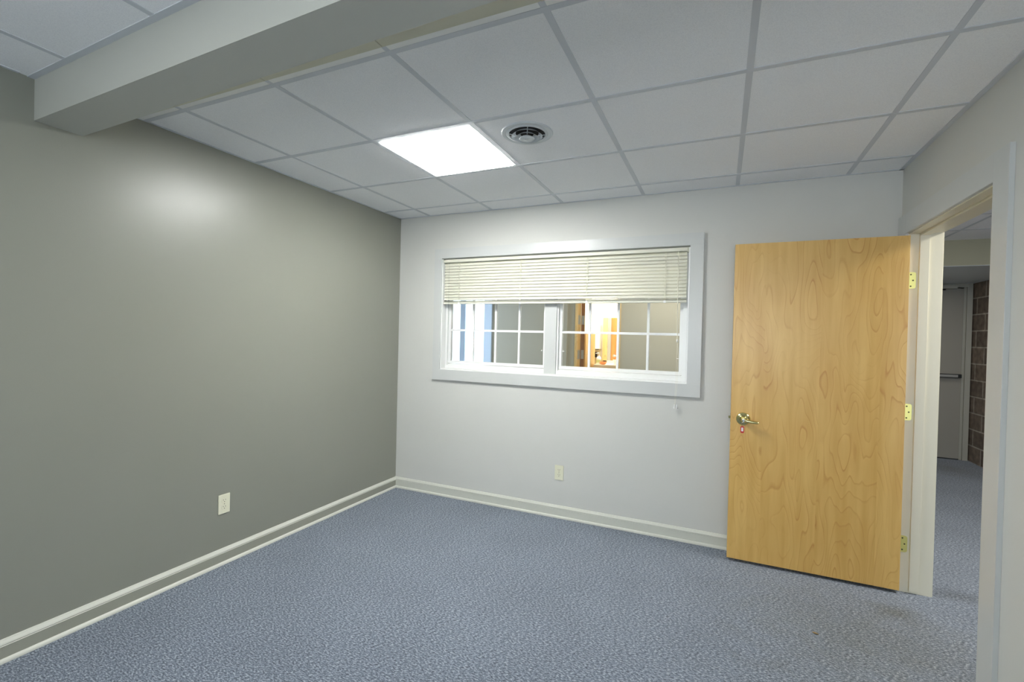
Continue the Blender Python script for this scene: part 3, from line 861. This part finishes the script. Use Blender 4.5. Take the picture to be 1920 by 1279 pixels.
# wooden frame of the kitchenette door with two steel strike plates
bm = B()
add_box(bm, (1.218, YC - 0.012, 0), (1.242, YC + 0.13, 2.1)); add_box(bm, (1.692, YC - 0.012, 0), (1.712, YC + 0.13, 2.1))
add_box(bm, (1.242, YC - 0.012, 2.08), (1.692, YC + 0.13, 2.1))
kf = st(obj('trim_8', bm, 'cabwood'), 'light wooden frame of the kitchenette opening behind the window', 'door frame')
bm = B(); add_prism(bm, [(1.246, YC + 0.14), (1.286, YC + 0.14), (1.046, YC + 0.82), (1.008, YC + 0.80)], (0, 0, 0.01), (1, 0, 0), (0, 1, 0), (0, 0, 2.05))
kd = st(obj('door_3', bm, 'shaded_wood'), 'wooden door leaf swung back inside the kitchenette opening, painted in brown shade', 'door')
for zc in (1.60, 1.215):
    bm = B(); add_box(bm, (1.243, YC + 0.02, zc - 0.05), (1.246, YC + 0.11, zc + 0.05)); add_box(bm, (1.25, YC + 0.137, zc - 0.05), (1.282, YC + 0.14, zc + 0.05))
    o = obj('hinge', bm, 'greyplate'); part_children_fix(o, kd)

# kitchenette room shell
KY = 3.30
bm = B()
add_box(bm, (0.235, KY, 0), (3.0, KY + 0.12, 2.7)); 
st(obj('wall_kitchenette', bm, 'bright'), 'bright cream back wall of the kitchenette', 'wall')
st(box('wall_divider', (0.115, YC, 0), (0.235, 3.29, 2.7), 'hallwall'), 'grey wall end between the daylit bay and the corridor', 'wall')
st(box('trim_12', (0.105, YC - 0.03, 0), (0.205, YC, 2.4), 'sky_tinted', bevel=0.002), 'added board with blue daylight painted on the end of the grey corridor wall', 'trim')  # added board, daylight on the wall end painted as its colour
# tall cabinet at the left inside the opening
tc_ = thing('tall_cabinet', 'honey-coloured tall wooden cabinet on the left of the kitchenette', 'cabinet', (0.95, 2.6, 0))
bm = B(); add_box(bm, (0.62, 2.42, 0.0), (1.095, 2.90, 1.46), 0.002)
obj('carcass', bm, 'cabwood', tc_)
bm = B(); add_box(bm, (0.63, 2.402, 0.08), (0.860, 2.42, 1.44), 0.002)
obj('door', bm, 'cabwood', tc_)
bm = B(); add_box(bm, (0.864, 2.402, 0.08), (1.093, 2.42, 1.44), 0.002)
obj('door', bm, 'cabwood', tc_)
# framed picture / notice on the cabinet top area
ct = thing('worktop', 'cream worktop across the back of the kitchenette', 'worktop', (1.4, 3.0, 0))
bm = B(); add_box(bm, (1.125, 2.72, 1.012), (2.4, KY - 0.026, 1.049), 0.003)
obj('top', bm, 'counter', ct)
bm = B(); add_box(bm, (1.13, 2.76, 0.0), (2.4, KY - 0.026, 1.0115), 0.002)
obj('base', bm, 'cabwood', ct)
bm = B(); add_box(bm, (1.125, KY - 0.045, 1.049), (2.4, KY - 0.026, 1.085), 0.002)
obj('splashback', bm, 'counter', ct)
# towel dispenser on the back wall
td = thing('towel_dispenser', 'white paper towel dispenser above the kitchenette worktop', 'dispenser', (0.985, 3.25, 1.28))
bm = B(); add_box(bm, (0.90, 3.17, 1.245), (1.09, KY, 1.60), 0.012, 3)
obj('housing', bm, 'white', td)
bm = B(); add_box(bm, (0.93, 3.18, 1.236), (1.06, 3.28, 1.245))
obj('slot', bm, 'dark', td)
st(box('trim_9', (0.985, KY - 0.008, 1.12), (1.03, KY, 1.20), 'dark', bevel=0.002), 'small dark socket plate above the kitchenette worktop', 'socket plate')
# wood door with lever in the back wall of the kitchenette and its frame
bm = B(); add_box(bm, (1.235, KY - 0.03, 0.0), (1.40, KY, 1.70), 0.002)
kd2 = st(obj('door_4', bm, 'orangewood'), 'orange wooden door with steel lever at the back of the kitchenette', 'door')
bm = B()
add_lathe(bm, [(0.022, -0.03), (0.022, -0.036), (0.008, -0.040), (0.008, -0.07)], (1.285, KY, 1.155), 'y', 20)
add_tube(bm, [(1.285, KY - 0.07, 1.155), (1.335, KY - 0.07, 1.153)], 0.008, 10)
o = obj('lever', bm, 'greyplate', smooth=True); part_children_fix(o, kd2)
st(box('trim_10', (1.185, KY - 0.04, 0), (1.235, KY, 1.70), 'exitframe', bevel=0.002), 'grey upright beside the orange kitchenette door', 'trim')
st(box('trim_11', (1.115, KY - 0.045, 0), (1.185, KY, 1.70), 'cabwood', bevel=0.002), 'honey wooden upright beside the grey one in the kitchenette', 'trim')

# things on the worktop
sb = thing('soap_bottle', 'clear-white soap pump bottle standing on the kitchenette worktop', 'bottle', (1.015, 2.9, 1.05))
sb.location = (1.165, 2.84, 1.05)
bm = B(); add_lathe(bm, [(0.030, 0.0), (0.034, 0.01), (0.034, 0.075), (0.026, 0.095), (0.012, 0.105), (0.012, 0.115)], (1.165, 2.84, 1.05), 'z', 24)
obj('body', bm, 'white', sb, smooth=True)
bm = B(); add_lathe(bm, [(0.0345, 0.02), (0.0345, 0.06)], (1.165, 2.84, 1.05), 'z', 24, cap=False)
obj('label', bm, 'greenlabel', sb, smooth=True)
bm = B(); add_tube(bm, [(1.165, 2.84, 1.165), (1.165, 2.84, 1.20)], 0.005, 10); add_tube(bm, [(1.165, 2.84, 1.198), (1.125, 2.82, 1.194)], [0.008, 0.004], 10)
obj('pump', bm, 'white', sb, smooth=True)
bm = B(); add_lathe(bm, [(0.022, 0.0), (0.040, 0.010), (0.048, 0.035), (0.046, 0.035), (0.038, 0.014), (0.001, 0.006)], (1.235, 2.80, 1.05), 'z', 28)
tag(obj('bowl', bm, 'orange', smooth=True), 'small orange bowl on the kitchenette worktop', 'bowl')
bm = B(); add_lathe(bm, [(0.024, 0.0), (0.030, 0.004), (0.033, 0.070), (0.031, 0.070), (0.028, 0.008), (0.001, 0.006)], (1.395, 2.83, 1.05), 'z', 24)
mug = tag(obj('mug', bm, 'white', smooth=True), 'white mug standing at the right end of the kitchenette worktop', 'mug')
bm = B(); add_tube(bm, [(1.425, 2.83, 1.105), (1.445, 2.83, 1.10), (1.45, 2.83, 1.085), (1.442, 2.83, 1.068), (1.424, 2.83, 1.064)], 0.004, 8)
o = obj('handle', bm, 'white', smooth=True); part_children_fix(o, mug)

# daylit bay at the left end of the corridor
st(box('wall_bay', (-2.95, WT, 0), (-2.8, 3.6, 2.7), 'hallwall'), 'end wall of the corridor on the far left', 'wall')
bm = B()
add_box(bm, (-2.8, 3.30, 2.2), (0.235, 3.42, 2.7)); add_box(bm, (-2.8, 3.30, 0), (0.115, 3.42, 0.10))
bw = st(obj('wall_daylit', bm, 'sky_tinted'), 'white wall above and below the glazed bay', 'wall')
bm = B()
for x0, x1 in ((-2.8, -2.6), (-1.31, -1.225), (0.02, 0.115)):
    add_box(bm, (x0, 3.32, 0.10), (x1, 3.36, 2.2), 0.004)
gw = st(obj('window_2', bm, 'sky_tinted'), 'tall daylit window with white uprights beyond the corridor, sky blue put into their colour', 'window')
bm = B(); add_box(bm, (-2.6, 3.335, 0.10), (0.02, 3.34, 2.2))
o = obj('glass_pane', bm, 'glass'); part_children_fix(o, gw)
st(box('ground', (-9, 3.6, -0.3), (6, 14, -0.1), 'snow'), 'pale ground outside the far window', 'ground')
